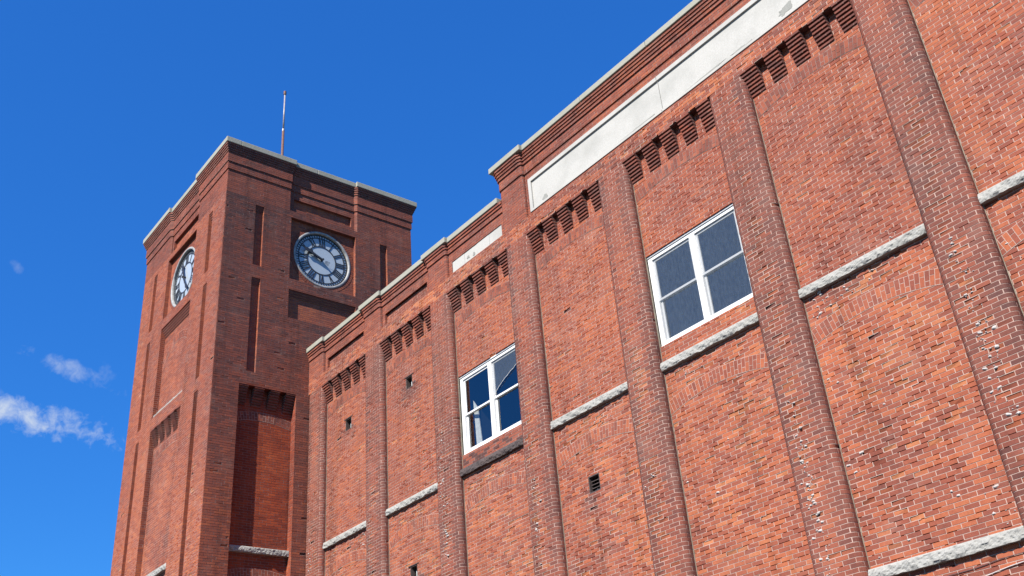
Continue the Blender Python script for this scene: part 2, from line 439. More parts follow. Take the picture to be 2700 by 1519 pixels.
def arch_ring(parent, fr, a0, a1, d, zs, rise, th, seed=0, tone=.42, mats=None):
    """segmental arch of soldier bricks just proud of the wall"""
    mb = MB(); c = (a1 - a0); R = (c * c / 4 + rise * rise) / (2 * rise); am = (a0 + a1) / 2; zc = zs + rise - R
    half = math.asin(c / 2 / R); n = max(6, int(2 * half * R / .0735))
    def P(an, rad, dd): return fr(am + math.sin(an) * rad, dd, zc + math.cos(an) * rad)
    def wedge(t0, t1, r0, r1, dd, mi, t):
        mb.hexa([P(t0, r0, dd), P(t1, r0, dd), P(t1, r0, d - .02), P(t0, r0, d - .02), P(t0, r1, dd), P(t1, r1, dd), P(t1, r1, d - .02), P(t0, r1, d - .02)], mi, t)
    for k in range(n):
        t0 = -half + 2 * half * k / n; t1 = -half + 2 * half * (k + 1) / n; e = .0042 / R
        q = rnd(k, 3, seed + 11)
        sp = R + th * (.66 if k % 2 else .34)
        dd = d + .006 + (q[2] - .5) * .004
        wedge(t0 + e, t1 - e, R + .004, sp - .005, dd, 0, tone + (q[0] - .5) * .4)
        wedge(t0 + e, t1 - e, sp + .005, R + th - .003, dd, 0, tone + (q[1] - .5) * .4)
        wedge(t0, t1, R - .006, R + th + .004, d + .0035, 1, .5)
    return mb.build('brick_arch', mats or [BRICK, MORTAR], parent)

def rough_sill(parent, fr, a0, a1, dbase, dout, z0, z1, mat, seed=0):
    """quarry-faced stone: fine grid pushed about by noise, drafted top edge"""
    mb = MB(); nx = max(8, int((a1 - a0) / .018)); nz = 8
    def dep(i, k):
        a = i * .018; f = k / nz
        if k == nz: return dout - .012
        q = (vnoise(a * 7 + seed * 9.1, f * 2.2 + seed, 3) - .5) * .024 + (vnoise(a * 17 + seed, f * 3.5, 5) - .5) * .022 + (vnoise(a * 44 + seed, f * 8, 6) - .5) * .013
        return dout + q * (1 - .25 * f) + .012 * math.sin(math.pi * f)
    b = len(mb.v)
    for i in range(nx + 1):
        for k in range(nz + 1):
            dz = (vnoise(i * .3, k, seed + 9) - .5) * .012 if 0 < k < nz else ((vnoise(i * .22, 2, seed + 4) - .5) * .014 if k == 0 else 0)
            mb.v.append(fr(a0 + (a1 - a0) * i / nx, dep(i, k), z0 + (z1 - z0) * k / nz + dz))
    for i in range(nx):
        for k in range(nz):
            q = b + i * (nz + 1) + k
            mb.f.append((q, q + nz + 1, q + nz + 2, q + 1)); mb.m.append(0); mb.t.append(.5)
    # back rows closing top and bottom
    for row, rev in ((0, False), (nz, True)):
        c = len(mb.v)
        zz = z0 if row == 0 else z1
        for i in range(nx + 1): mb.v.append(fr(a0 + (a1 - a0) * i / nx, dbase - .05, zz))
        for i in range(nx):
            q = b + i * (nz + 1) + row; f = (c + i, c + i + 1, q + nz + 1, q)
            mb.f.append(f if not rev else f[::-1]); mb.m.append(0); mb.t.append(.5)
    for i in (0, nx):
        mb.face([mb.v[b + i * (nz + 1) + k] for k in range(nz + 1)] + [fr(a0 if i == 0 else a1, dbase - .05, z1), fr(a0 if i == 0 else a1, dbase - .05, z0)])
    return mb.build('stone_sill', mat, parent)

# ------------------------------------------------------------------ ground
mg, nt, b = newmat("worn_asphalt")
n1 = noise(nt, 60, 5, .7); n2 = noise(nt, .3, 5)
LK(nt, mix(nt, n2, mix(nt, n1, (.024, .024, .024), (.045, .045, .043)), (.05, .048, .045)), b.inputs['Base Color'])
b.inputs['Roughness'].default_value = .9; bump(nt, b, n1, .4, .01)
GZ = -3.2
mb = MB(); mb.face([(-900, -900, GZ), (900, -900, GZ), (900, 900, GZ), (-900, 900, GZ)])
go = mb.build('ground', mg); go['kind'] = 'structure'

# ------------------------------------------------------------------ main building
S = 3.0; PW = .81; DP = .165                      # bay, pilaster width, depth of the panels
NP = 9                                           # pilasters x = -18 ... 6
PX = [-18 + S * i for i in range(NP)]
XL, XR = -18.405, PX[-1] + PW / 2
Z_C1 = 10.0; Z_FR = 10.36
bld = thing('brick_building', ((XL + XR) / 2, 7, GZ), 'long red brick mill building with pilasters, corbels and white windows in sunlight', 'building')

VENTS = {0: [(-16.62, -16.32, 8.32, 8.64, 'glass')], 1: [(-13.72, -13.44, 8.36, 8.67, 'glass'), (-13.74, -13.46, 3.80, 4.12, 'glass')], 3: [(-7.80, -7.50, 3.98, 4.30, 'louvre')]}
def tone_panel(base, seed):
    stains = [(v[0] - PX[seed] - PW / 2, v[2]) for v in VENTS.get(seed, [])]        # rust washed down below the small openings
    def f(u, z, R):
        st = 0
        for su, sz in stains:
            if su - .16 < u < su + .46 and sz - .62 < z < sz + .04: st = max(st, .34 * (1 - (sz - z) / .66))
        return base - st - .04 + (R[3] - .5) * (.25 if z > 5.6 else .38) + (R[6] - .5) * .13 + (vnoise(u * .9 + seed * 5.3, z * .7, 21) - .5) * .22
    return f
def spall_zone(lst):
    # list of (u centre, half width, z centre, half height, probability)
    def f(u, z):
        p = .006
        for uc, hw, zc, hh, pr in lst:
            q = ((u - uc) / hw) ** 2 + ((z - zc) / hh) ** 2
            if q < 1: p = max(p, pr * (1 - q))
        return p
    return f

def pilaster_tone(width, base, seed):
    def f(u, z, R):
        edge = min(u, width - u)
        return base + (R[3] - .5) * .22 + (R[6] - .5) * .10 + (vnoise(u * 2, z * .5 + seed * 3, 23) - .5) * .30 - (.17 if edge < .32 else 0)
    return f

# pilasters
for i, px in enumerate(PX):
    x0, x1 = px - PW / 2, px + PW / 2
    pth = rounded_pilaster_path(x0, x1, DP, 0.)
    mb = MB()
    zn = spall_zone([(.44, .17, 4.0, 2.8, .75), (.5, .30, 1.5, 3.0, .30), (.5, .3, 6.2, 1.2, .2)] + ([(.52, .16, 6.6, 1.6, .6)] if i >= 5 else [])) if i > 0 else spall_zone([(.6, .2, 4.5, 3, .3)])
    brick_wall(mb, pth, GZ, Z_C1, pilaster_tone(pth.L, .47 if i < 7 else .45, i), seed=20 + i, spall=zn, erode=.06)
    # pale caulked joints where the shaft meets the panels
    for xx, s_ in ((x0, -1), (x1, 1)):
        if i == 0 and s_ < 0: continue
        mb.box(min(xx, xx + s_ * .009), max(xx, xx + s_ * .009), DP - .010, DP + .02, GZ, Z_C1 - .54, 2)
    mb.build('pilaster', [PIER_BRICK, MORTAR, CAULK], bld)

WINDOWS = {2: 'torn', 4: 'screen'}
ZW0, ZW1 = 5.975, 7.83
ZS0, ZS1 = 5.50, 5.65
def bay_range(i): return PX[i] + PW / 2, PX[i + 1] - PW / 2
for i in range(NP - 1):
    a, bb = bay_range(i)
    pth = Path([(a, DP), (bb, DP)])
    cuts = []
    if i in WINDOWS: cuts.append((0, bb - a, ZW0, ZW1))
    for v in VENTS.get(i, []): cuts.append((v[0] - a, v[1] - a, v[2], v[3]))
    mb = MB()
    base = {0: .58, 1: .60, 2: .64, 3: .62, 4: .62, 5: .60, 6: .60}.get(i, .6)
    Z1 = [(.3 * 2.2, .5, 5.0, .5, .35), (1.1, 1.2, 5.2, .35, .3), (1.4, .9, 3.6, 1.4, .20), (.6, .8, 2.4, 1.2, .16), (1.2, 1.2, 7.0, 2.0, .035), (1.7, .5, 6.2, .6, .10)]
    brick_wall(mb, pth, GZ, Z_C1, tone_panel(base, i), cuts, seed=40 + i, spall=spall_zone(Z1), erode=.24 if i > 2 else .14)
    mb.build('brick_panel', [BRICK, MORTAR], bld)
    # corbels, arches, sills
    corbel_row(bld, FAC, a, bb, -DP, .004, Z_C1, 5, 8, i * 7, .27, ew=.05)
    arch_ring(bld, FAC, a + .01, bb - .01, -DP, 9.04, .15, .225, i, .46, [BRICK, MORTAR_DARK])
    for zoff in (0, -4.30):
        arch_ring(bld, FAC, a + .01, bb - .01, -DP, 4.70 + zoff, .17, .235, i + 50, .56)
        dark = (i == 2 and zoff == 0)
        s = rough_sill(bld, FAC, a + .004, bb - .004, -DP, -DP + .072, ZS0 + zoff, ZS1 + zoff + .005, GRANITE_DARK if dark else GRANITE, i + (20 if zoff else 0))
        if dark: s['label'] = 'soot blackened rough stone sill under the left window'

# stained brick patch above the dark sill is soot on the masonry: a thin band of sooty bricks
a, bb = bay_range(2)
mb = MB()
def soot_tone(u, z, R): return .06 if R[2] < .62 else .5
brick_wall(mb, Path([(a + .02, DP - .004), (bb - .02, DP - .004)]), ZS1 + .012, ZW0 - .03, soot_tone, seed=70, erode=.1, spall=lambda u, z: .12)
mb.build('sooty_brick_course', [BRICK, MORTAR_DARK], bld)

# frieze (flush band over the corbels) with its soffit
def tone_frieze(u, z, R): return .60 + (R[3] - .5) * .5 + (vnoise(u * .8, z * 2, 31) - .5) * .35
mb = MB()
fp = Path([(XL, 0), (XR, 0)])
brick_wall(mb, fp, Z_C1, Z_FR, tone_frieze, seed=60, erode=.30, spall=lambda u, z: .06)
mb.box(XL, XR, .0345, .5, Z_C1 + .002, Z_FR - .002, 0, .2)
mb.build('frieze', [PIER_BRICK, MORTAR], bld)

# parapet pieces
def tone_par(u, z, R): return .47 + (R[3] - .5) * .28 + (vnoise(u * .8, z * .9, 33) - .5) * .25
def parapet(parent, pts, z0, ztop, bands, ncorb, seed, cuts=(), mats=None, tone=tone_par, stepb=.028, stepc=.024, name='parapet'):
    """brick parapet face with string-course steps and corbelled courses under the coping"""
    mb = MB(); base = Path(pts)
    ccb = ztop - ncorb * ROW
    zz = [z0] + sorted(bands) + [ccb + k * ROW for k in range(ncorb)] + [ztop]
    off = 0.
    for k, (za, zb) in enumerate(zip(zz, zz[1:])):
        if k: off += stepb if k <= len(bands) else stepc
        p = base.offset(off) if off else base
        brick_wall(mb, p, za, zb, tone, cuts if k == 0 else (), seed=seed, fine=False, erode=.1)
    return mb.build(name, mats or [BRICK, MORTAR_DARK], parent), off

def coping_stone(parent, x0, x1, y0, y1, z0, z1, joints=1.6):
    mb = MB(); n = max(1, round((x1 - x0) / joints)); 
    for k in range(n):
        a = x0 + (x1 - x0) * k / n; c = x0 + (x1 - x0) * (k + 1) / n
        dz = random.uniform(-.004, .004); dy = random.uniform(-.004, .004)
        mb.box(a + (.004 if k else 0), c - (.004 if k < n - 1 else 0), y0 + dy, y1, z0, z1 + dz)
    return mb.build('coping_stone', COPING, parent, bevel=.012)

LOW, HIGH = 11.43, 12.19
CT = .14
def is_high(x): return -9.5 < x < .5
for i, px in enumerate(PX):
    if i in (4, 5): continue                       # the raised centre runs straight over these two
    high = i in (3, 6)
    zt = HIGH if high else LOW
    x0, x1 = px - PW / 2, px + PW / 2
    r = .05
    pts = [(x0, .30 if (high and i == 3) else .16), (x0, r), (x0 + r * .3, r * .3), (x0 + r, 0), (x1 - r, 0), (x1 - r * .3, r * .3), (x1, r), (x1, .30 if (high and i == 6) else .16)]
    if i == 0: pts = [(x0 + .003, 0)] + pts[4:]
    o_, off = parapet(bld, pts, Z_FR, zt - CT, (11.52, 11.77) if high else (11.03,), 3 if high else 2, 80 + i, name='parapet_pier')
    ov = off + .03
    coping_stone(bld, x0 - (ov if i else -.004), x1 + ov, -ov, .42, zt - CT, zt)
    mbk = MB(); mbk.box(x0 + .05, x1 - .05, .055, .40, Z_FR, zt - CT - .002, 0, .3); mbk.build('parapet_core', BRICK, bld)
# recessed stretches between the piers
RB = .075
stretches = [(0, 1), (1, 2), (2, 3), (3, 6), (6, 7), (7, 8)]
for (i, j) in stretches:
    x0, x1 = PX[i] + PW / 2, PX[j] - PW / 2
    high = (i, j) == (3, 6)
    zt = HIGH if high else LOW
    if high: pan = (.10, x1 - x0 - .10, 10.475, 11.335)
    else: pan = (.13, x1 - x0 - .13, 10.46, 10.765)
    o_, off = parapet(bld, [(x0, RB), (x1, RB)], Z_FR, zt - CT, (11.52, 11.77) if high else (11.03,), 3 if high else 2, 90 + i, cuts=[pan])
    ov = off + .03
    coping_stone(bld, x0 + ov + .002, x1 - ov - .002, RB - ov, .40, zt - CT, zt, 2.0)
    mbk = MB()
    pd = .03 if (high or i == 2) else .075
    mbk.box(x0 + .002, x1 - .002, RB + .09, .38, Z_FR, zt - CT - .002, 0, .3); mbk.build('parapet_core', BRICK, bld)
    # panel inside
    if high:
        xm = (x0 + x1) / 2
        for (ta, tb) in ((x0 + .10, xm - .006), (xm + .006, x1 - .10)):
            first = ta < xm - 1
            mb = MB(); y1 = RB + .09; yf = RB - .018; ys = RB + .018; bd = .095
            z0, z1 = pan[2], pan[3]
            la = ta + (bd if first else 0); lb = tb - (0 if first else bd)
            mb.box(ta, tb, yf, y1, z1 - bd, z1); mb.box(ta, tb, yf, y1, z0, z0 + bd * .55)
            if first: mb.box(ta, la, yf, y1, z0 + bd * .55, z1 - bd)
            else: mb.box(lb, tb, yf, y1, z0 + bd * .55, z1 - bd)
            mb.box(la, lb, ys, y1, z0 + bd * .55, z1 - bd)
            t_ = mb.build('stone_tablet', TABLET, bld)
            # weathered grey repair on the tablet's lower edge
            for (px_, pz_, pw_, ph_) in (((-8.02, 10.60, .09, .07), (-5.2, 10.56, .5, .025)) if first else ((-1.55, 10.66, .13, .10), (-3.4, 10.565, .45, .035), (-2.6, 10.56, .35, .03))):
                mp_ = MB(); pts = []
                for k in range(26):
                    an = 2 * math.pi * k / 26; rr = .35 + 1.2 * vnoise(math.cos(an) * 2.6 + px_ * 3, math.sin(an) * 2.6 + 5, 51)
                    pts.append((px_ + pw_ * rr * math.cos(an) + pw_ * .35 * math.sin(an), pz_ + ph_ * rr * math.sin(an)))
                mp_.face([(x, ys - .004, z) for x, z in pts])
                for k in range(26):
                    p, q = pts[k], pts[(k + 1) % 26]; mp_.face([(p[0], ys + .01, p[1]), (q[0], ys + .01, q[1]), (q[0], ys - .004, q[1]), (p[0], ys - .004, p[1])])
                mp_.build('repair_patch', PATCHM, t_)
    elif i == 2:
        mb = MB(); n = 4
        for k in range(n):
            ta = x0 + .13 + (x1 - x0 - .26) * k / n; tb = x0 + .13 + (x1 - x0 - .26) * (k + 1) / n
            mb.box(ta + .002, tb - .002, RB + .015 + (k % 2) * .003, RB + .09, pan[2] + .003, pan[3] - .003)
        t_ = mb.build('stone_tablet', TABLET, bld); t_['label'] = 'small stained white stone tablet left of the tall parapet'
        for (px_, pz_, pw_, ph_) in ((-10.85, 10.58, .05, .035), (-10.62, 10.55, .04, .045)):
            mp_ = MB(); pts = []
            for k in range(22):
                an = 2 * math.pi * k / 22; rr = .6 + .8 * vnoise(math.cos(an) * 2.3 + px_ * 7, math.sin(an) * 2.3, 53)
                pts.append((px_ + pw_ * rr * math.cos(an), pz_ + ph_ * rr * math.sin(an)))
            mp_.face([(x, RB + .011, z) for x, z in pts]); 
            for k in range(22):
                p, q = pts[k], pts[(k + 1) % 22]; mp_.face([(p[0], RB + .03, p[1]), (q[0], RB + .03, q[1]), (q[0], RB + .011, q[1]), (p[0], RB + .011, p[1])])
            mp_.build('repair_patch', PATCHM, t_)
    else:
        mb = MB()
        brick_wall(mb, Path([(x0 + .13, RB + .07), (x1 - .13, RB + .07)]), pan[2] + .001, pan[3] - .001, tone_par, seed=110 + i, fine=False)
        for xx, yy in ((x0 + .13, 0), (x1 - .13, 0)):
            pp = Path([(xx, RB), (xx, RB + .07)]) if xx < (x0 + x1) / 2 else Path([(xx, RB + .07), (xx, RB)])
            brick_wall(mb, pp, pan[2], pan[3], tone_par, seed=120, fine=False)
        mb.box(x0 + .13, x1 - .13, RB + .01, RB + .09, pan[2] - .02, pan[2] - .001, 1)
        mb.build('sunk_panel', [BRICK, MORTAR], bld)

# body of the building behind the facade, and its roof
mb = MB(); mb.box(XL, XR - .04, 3.2, 15, GZ, 10.30, 0, .4); mb.box(XR - .3, XR - .04, .30, 3.198, GZ, 10.30, 0, .4)
mb.build('rear_wall', BRICK, bld)
mb = MB(); mb.box(XL + .02, XR - .04, .41, 14.9, 10.32, 10.5); mb.build('roof', ROOFM, bld)

# ---- windows
def make_window(i, kind):
    a, bb = bay_range(i); a += .004; bb -= .004
    yf = DP + .045; fw = .10; mw = .13; xm = (a + bb) / 2
    mb = MB()
    mb.box(a, bb, yf, yf + .10, ZW1 - fw, ZW1 - .004); mb.box(a, bb, yf, yf + .10, ZW0 + .004, ZW0 + fw)
    mb.box(a, a + fw, yf + .001, yf + .10, ZW0 + fw, ZW1 - fw); mb.box(bb - fw, bb, yf + .001, yf + .10, ZW0 + fw, ZW1 - fw)
    mb.box(xm - mw / 2, xm + mw / 2, yf - .002, yf + .10, ZW0 + fw, ZW1 - fw)
    # projecting nosing at head and foot
    mb.box(a, bb, yf - .02, yf - .0005, ZW1 - .035, ZW1 - .005); mb.box(a, bb, yf - .014, yf - .0005, ZW0 + .006, ZW0 + .03)
    w = mb.build('window', VINYL, bld, bevel=.004)
    w['label'] = 'white double sash window with a torn insect screen' if kind == 'torn' else 'white double sash window with grey insect screens, near the right'
    zm = (ZW0 + ZW1) / 2
    for (s0, s1) in ((a + fw, xm - mw / 2), (xm + mw / 2, bb - fw)):
        left = s0 < xm - .3
        z0, z1 = ZW0 + fw, ZW1 - fw
        # stops
        for (za, zb, yy, nm) in ((zm - .02, z1, yf + .030, 'up'), (z0, zm + .02, yf + .062, 'lo')):
            sm = MB(); sw = .042
            sm.box(s0, s1, yy, yy + .03, zb - sw, zb); sm.box(s0, s1, yy, yy + .03, za, za + sw)
            sm.box(s0, s0 + sw, yy + .001, yy + .03, za + sw, zb - sw); sm.box(s1 - sw, s1, yy + .001, yy + .03, za + sw, zb - sw)
            so_ = sm.build('sash', VINYL, w, bevel=.003)
            g = MB(); g.face([(s0 + sw, yy + .016, za + sw), (s1 - sw, yy + .016, za + sw), (s1 - sw, yy + .016, zb - sw), (s0 + sw, yy + .016, zb - sw)])
            g.build('pane', GLASS, w)
        if kind == 'screen':
            g = MB(); n = 14
            for k in range(n):
                xa = s0 + .01 + (s1 - s0 - .02) * k / n; xb = s0 + .01 + (s1 - s0 - .02) * (k + 1) / n
                ya = yf + .020 + .004 * math.sin(k * 1.9); yb = yf + .020 + .004 * math.sin((k + 1) * 1.9)
                g.face([(xa, ya, z0), (xb, yb, z0), (xb, yb, z1), (xa, ya, z1)])
            g.build('insect_screen', SCREEN, w, smooth=True)
        elif not left:
            # torn screen: hangs on to the head, lower right ripped away along a ragged curve
            g = MB(); n = 22; edge = []
            for k in range(n + 1):
                f = k / n; xx = s0 + .01 + (s1 - s0 - .02) * f
                zz = zm + .05 + (z1 - zm) * .52 * f ** .7 + (vnoise(f * 9, 1, 61) - .5) * .03
                edge.append((xx, zz))
            for k in range(n):
                p, q = edge[k], edge[k + 1]
                g.face([(p[0], yf + .02, p[1]), (q[0], yf + .02, q[1]), (q[0], yf + .02, z1), (p[0], yf + .02, z1)])
            g.build('insect_screen', SCREEN, w)
            g = MB(); g.tube([(p[0], yf + .016, p[1]) for p in edge], .005, 6); g.build('torn_screen_edge', VINYL, w)
        else:
            # a board leaning inside and a brick reveal behind the glass
            g = MB(); g.hexa([(s0 + .20, yf + .14, z0 - .02), (s0 + .36, yf + .17, z0 - .02), (s0 + .36, yf + .19, z0 - .02), (s0 + .20, yf + .16, z0 - .02),
                              (s0 + .16, yf + .14, zm + .30), (s0 + .27, yf + .17, zm + .10), (s0 + .27, yf + .19, zm + .10), (s0 + .16, yf + .16, zm + .30)])
            g.build('leaning_board', BLIND, w)
    # dark room behind
    g = MB(); X0, X1, Y0, Y1, Za, Zb = a - .02, bb + .02, yf + .11, yf + 2.6, ZW0 - .5, ZW1 + .3
    g.face([(X0, Y1, Za), (X1, Y1, Za), (X1, Y1, Zb), (X0, Y1, Zb)]); g.face([(X0, Y0, Za), (X0, Y1, Za), (X0, Y1, Zb), (X0, Y0, Zb)])
    g.face([(X1, Y0, Za), (X1, Y1, Za), (X1, Y1, Zb), (X1, Y0, Zb)]); g.face([(X0, Y0, Za), (X1, Y0, Za), (X1, Y1, Za), (X0, Y1, Za)]); g.face([(X0, Y0, Zb), (X1, Y0, Zb), (X1, Y1, Zb), (X0, Y1, Zb)])
    g.face([(X0, Y0, Za), (X1, Y0, Za), (X1, Y0, ZW0), (X0, Y0, ZW0)]); g.face([(X0, Y0, ZW1), (X1, Y0, ZW1), (X1, Y0, Zb), (X0, Y0, Zb)])
    g.build('room', DARKIN, w)
    r = MB(); r.box(a + .002, a + .035, yf + .105, yf + .24, ZW0, ZW1, 0, .2); r.build('brick_reveal', BRICK, w)
for i, k in WINDOWS.items(): make_window(i, k)

# ---- small openings
for i, lst in VENTS.items():
    for (x0, x1, z0, z1, kind) in lst:
        mb = MB(); t = .02; d = .22
        mb.box(x0 - .001, x0 + t, DP + .004, DP + d, z0, z1); mb.box(x1 - t, x1 + .001, DP + .004, DP + d, z0, z1)
        mb.box(x0 + t, x1 - t, DP + .004, DP + d, z1 - t, z1); mb.box(x0 + t, x1 - t, DP + .004, DP + d, z0, z0 + t)
        mb.box(x0, x1, DP + d, DP + d + .02, z0, z1)
        v = mb.build('vent', [IRON], bld)
        v['label'] = 'small dark vent hole with iron bars' if kind == 'louvre' else 'small dark opening with a pale pane at the back'
        if kind == 'louvre':
            for k in range(3):
                g = MB(); zz = z0 + .09 + k * .065
                g.hexa([(x0 + t, DP + .05, zz), (x1 - t, DP + .05, zz), (x1 - t, DP + .15, zz + .045), (x0 + t, DP + .15, zz + .045), (x0 + t, DP + .05, zz + .012), (x1 - t, DP + .05, zz + .012), (x1 - t, DP + .15, zz + .057), (x0 + t, DP + .15, zz + .057)])
                g.build('louvre', IRON, v)
            g = MB()
            for k in range(5): g.box(x0 + .05 + k * .045, x0 + .085 + k * .045, DP + .10, DP + .16, z0 + t, z0 + .075 + (k % 2) * .015)
            g.build('rubble', RESIDUE, v)
        else:
            g = MB(); g.box(x0 + .09, x1 - .04, DP + .10, DP + .115, z0 + t, z0 + .22); g.build('pane', plain('dusty_pane', (.42, .45, .44), .4), v)
            g = MB(); g.box(x0 - .06, x1 + .07, DP - .012, DP + .10, z1 + .0005, z1 + .018); g.build('lintel', IRON, v)

# ---- white mortar residue left where fixings and pipes came off
def blobs(mb, fr, cx, cz, d, n, sx, sz, rmin, rmax, seed):
    rg = random.Random(seed)
    for k in range(n):
        x = cx + rg.gauss(0, 1) * sx; z = cz + rg.uniform(-1, 1) * sz; r = .85 * (rmin + (rmax - rmin) * rg.random() ** 2)
        asp = rg.uniform(1.0, 1.7); m = 9; pts = []
        ang = rg.uniform(-.3, .3)
        for q in range(m):
            an = 2 * math.pi * q / m; rr = r * rg.uniform(.6, 1.2)
            px_, pz_ = rr * asp * math.cos(an), rr * .8 * math.sin(an)
            pts.append((x + px_ * math.cos(ang) - pz_ * math.sin(ang), z + px_ * math.sin(ang) + pz_ * math.cos(ang)))
        b = len(mb.v)
        for p in pts: mb.v.append(fr(p[0], d - .004, p[1]))
        for p in pts: mb.v.append(fr(x + (p[0] - x) * .6, d + .006 + .25 * r, z + (p[1] - z) * .6))
        mb.v.append(fr(x, d + .008 + .38 * r, z))
        for q in range(m):
            w = (q + 1) % m
            mb.f.append((b + q, b + w, b + m + w, b + m + q)); mb.f.append((b + m + q, b + m + w, b + 2 * m)); mb.m += [0, 0]; mb.t += [.5, .5]
mb = MB()
for i, zc, hz, n in ((0, 4.6, 1.3, 20), (2, 4.7, 2.2, 40), (3, 3.6, 1.2, 16), (4, 3.4, .8, 6), (5, 2.4, 1.6, 62), (6, 3.9, 1.3, 46), (6, 1.4, .6, 14)):
    blobs(mb, FAC, PX[i] - .13 + (.05 if i == 6 else 0), zc, 0, int(n * 1.4), .06, hz, .010, .036, 100 + i)
for i, xo, zc, sx, hz, n in ((5, -.75, 5.25, .16, .25, 16), (5, -.2, 5.30, .25, .12, 9), (5, -.95, 4.6, .08, .7, 14), (5, -.6, 2.6, .5, 1.2, 16), (6, -.6, 4.2, .5, .8, 12), (5, .55, 5.8, .08, .08, 6), (5, .8, 1.75, .25, .35, 9),
                             (4, -.5, 5.3, .25, .1, 7), (4, -.3, 2.5, .5, 1.4, 9), (3, .2, 5.25, .3, .1, 6), (3, -.2, 2.2, .4, .8, 8), (1, .9, 5.5, .05, .2, 6), (0, .8, 5.4, .06, .3, 9), (0, -.5, 4.3, .3, 1.0, 6), (2, .3, 5.2, .3, .1, 4)):
    blobs(mb, FAC, PX[i] + 1.5 + xo, zc, -DP, n, sx, hz, .010, .038, 200 + i * 7 + int(xo * 10))
r_ = mb.build('mortar_residue', RESIDUE, bld, smooth=True); r_['kind'] = 'stuff'

# ------------------------------------------------------------------ clock tower
TX1 = -18.42; TX0 = TX1 - 6.45; TY0 = -2.80; TY1 = 3.60
TZ = 17.78; TCT = .18
twr = thing('clock_tower', ((TX0 + TX1) / 2, (TY0 + TY1) / 2, GZ), 'square red brick clock tower with two Roman numeral clocks at the end of the mill', 'tower')
FL = Frame((TX0, TY0), (1, 0), (0, -1))          # sunlit face, s = x - TX0
FR_ = Frame((TX1, TY0), (0, 1), (1, 0))          # shaded face,  s = y - TY0
WL, WR = TX1 - TX0, TY1 - TY0
CLs, CRs = WL / 2, WR / 2
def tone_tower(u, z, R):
    dark = (.17 if z > 12 else (.08 if z > 9 else .02)) if u >= WL else -.10  # light painted into the tone: shaded face darker, sunlit face lighter
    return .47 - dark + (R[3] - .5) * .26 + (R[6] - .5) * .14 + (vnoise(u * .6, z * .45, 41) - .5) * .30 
SLOTD = .10; CLD = .125; ARD = .24; LFD = .15
ZM = 15.97; HW = 1.11
slots = [(13.72, 15.78), (10.36, 13.31)]
cutsL, cutsR = [], []
for (z0, z1) in slots + [(4.6, 9.97)]:
    for s0 in (.93, WL - 1.20): cutsL.append((s0, s0 + .27, z0, z1))
for (z0, z1) in slots:
    for s0 in (.93, WR - 1.20): cutsR.append((s0, s0 + .27, z0, z1))
CLK = (13.60, 15.74)
cutsL.append((CLs - HW, CLs + HW, CLK[0] + .06, CLK[1] + .04)); cutsR.append((CRs - HW, CRs + HW, *CLK))
cutsL.append((CLs - HW, CLs + HW, 10.38, 13.32)); cutsR.append((CRs - HW, CRs + HW, 12.30, 13.24))
cutsL.append((CLs - HW - .02, CLs + HW, GZ + .8, 9.99))
AR0, AR1 = .75, 2.43
cutsR.append((AR0, AR1, GZ + .8, 9.96))
tp = Path([(TX0, TY0), (TX1, TY0), (TX1, TY1)])
mb = MB()
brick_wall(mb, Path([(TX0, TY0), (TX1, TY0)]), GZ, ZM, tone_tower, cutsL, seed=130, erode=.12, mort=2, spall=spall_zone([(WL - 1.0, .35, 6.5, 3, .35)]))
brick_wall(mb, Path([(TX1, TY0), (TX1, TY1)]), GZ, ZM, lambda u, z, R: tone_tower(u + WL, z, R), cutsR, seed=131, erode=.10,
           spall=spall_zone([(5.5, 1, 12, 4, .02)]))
# hidden faces and core
mb.face([(TX0, TY1, GZ), (TX0, TY0, GZ), (TX0, TY0, TZ - TCT), (TX0, TY1, TZ - TCT)], 0, .4)
mb.face([(TX1, TY1, GZ), (TX0, TY1, GZ), (TX0, TY1, TZ - TCT), (TX1, TY1, TZ - TCT)], 0, .4)
mb.build('tower_shaft', [BRICK, MORTAR_DARK, MORTAR], twr)

def recess(fr, s0, s1, z0, z1, d, name, seed, top_courses=0, tone=tone_tower, mats=None, sill=False, hole=None):
    """sunk panel: back, two jambs, foot and head, all laid in brick"""
    mb = MB()
    P = lambda s, dd: fr.xy(s, -dd)
    cuts = []
    if hole:                                       # round opening, stepped course by course behind the brick ring
        hs_, hz, hr = hole; n = 44
        for q in range(n):
            za = hz - hr + 2 * hr * q / n; zb = hz - hr + 2 * hr * (q + 1) / n; hw = math.sqrt(max(0, hr * hr - ((za + zb) / 2 - hz) ** 2))
            cuts.append((hs_ - s0 - hw, hs_ - s0 + hw, za, zb))
    brick_wall(mb, Path([P(s0, d), P(s1, d)]), z0, z1, tone, cuts, seed=seed, fine=False, erode=.1)
    brick_wall(mb, Path([P(s0, 0.002), P(s0, d)]), z0, z1, tone, seed=seed + 1, fine=False)
    brick_wall(mb, Path([P(s1, d), P(s1, 0.002)]), z0, z1, tone, seed=seed + 2, fine=False)
    fbox(mb, fr, s0, s1, -d - .03, -.002, z1 + .0005, z1 + .06, 0, .3)
    fbox(mb, fr, s0, s1, -d - .03, -.004, z0 - .06, z0 - .0005, 1 if not sill else 2)
    for k in range(top_courses):
        dd = d * (k + 1) / (top_courses + 1)
        fbox(mb, fr, s0 + .002, s1 - .002, -d - .01, -dd, z1 - ROW * (k + 1) + J, z1 - ROW * k - (.001 if k == 0 else 0), 0, .35)
        fbox(mb, fr, s0 + .002, s1 - .002, -d - .01, -dd - .012, z1 - ROW * (k + 1), z1 - ROW * (k + 1) + J, 1)
    return mb.build(name, mats or [BRICK, MORTAR_DARK, MORTAR], twr)
k = 140
for (s0, s1, z0, z1) in cutsL[:6]:
    recess(FL, s0, s1, z0, z1, SLOTD, 'slot', k, 4); k += 5
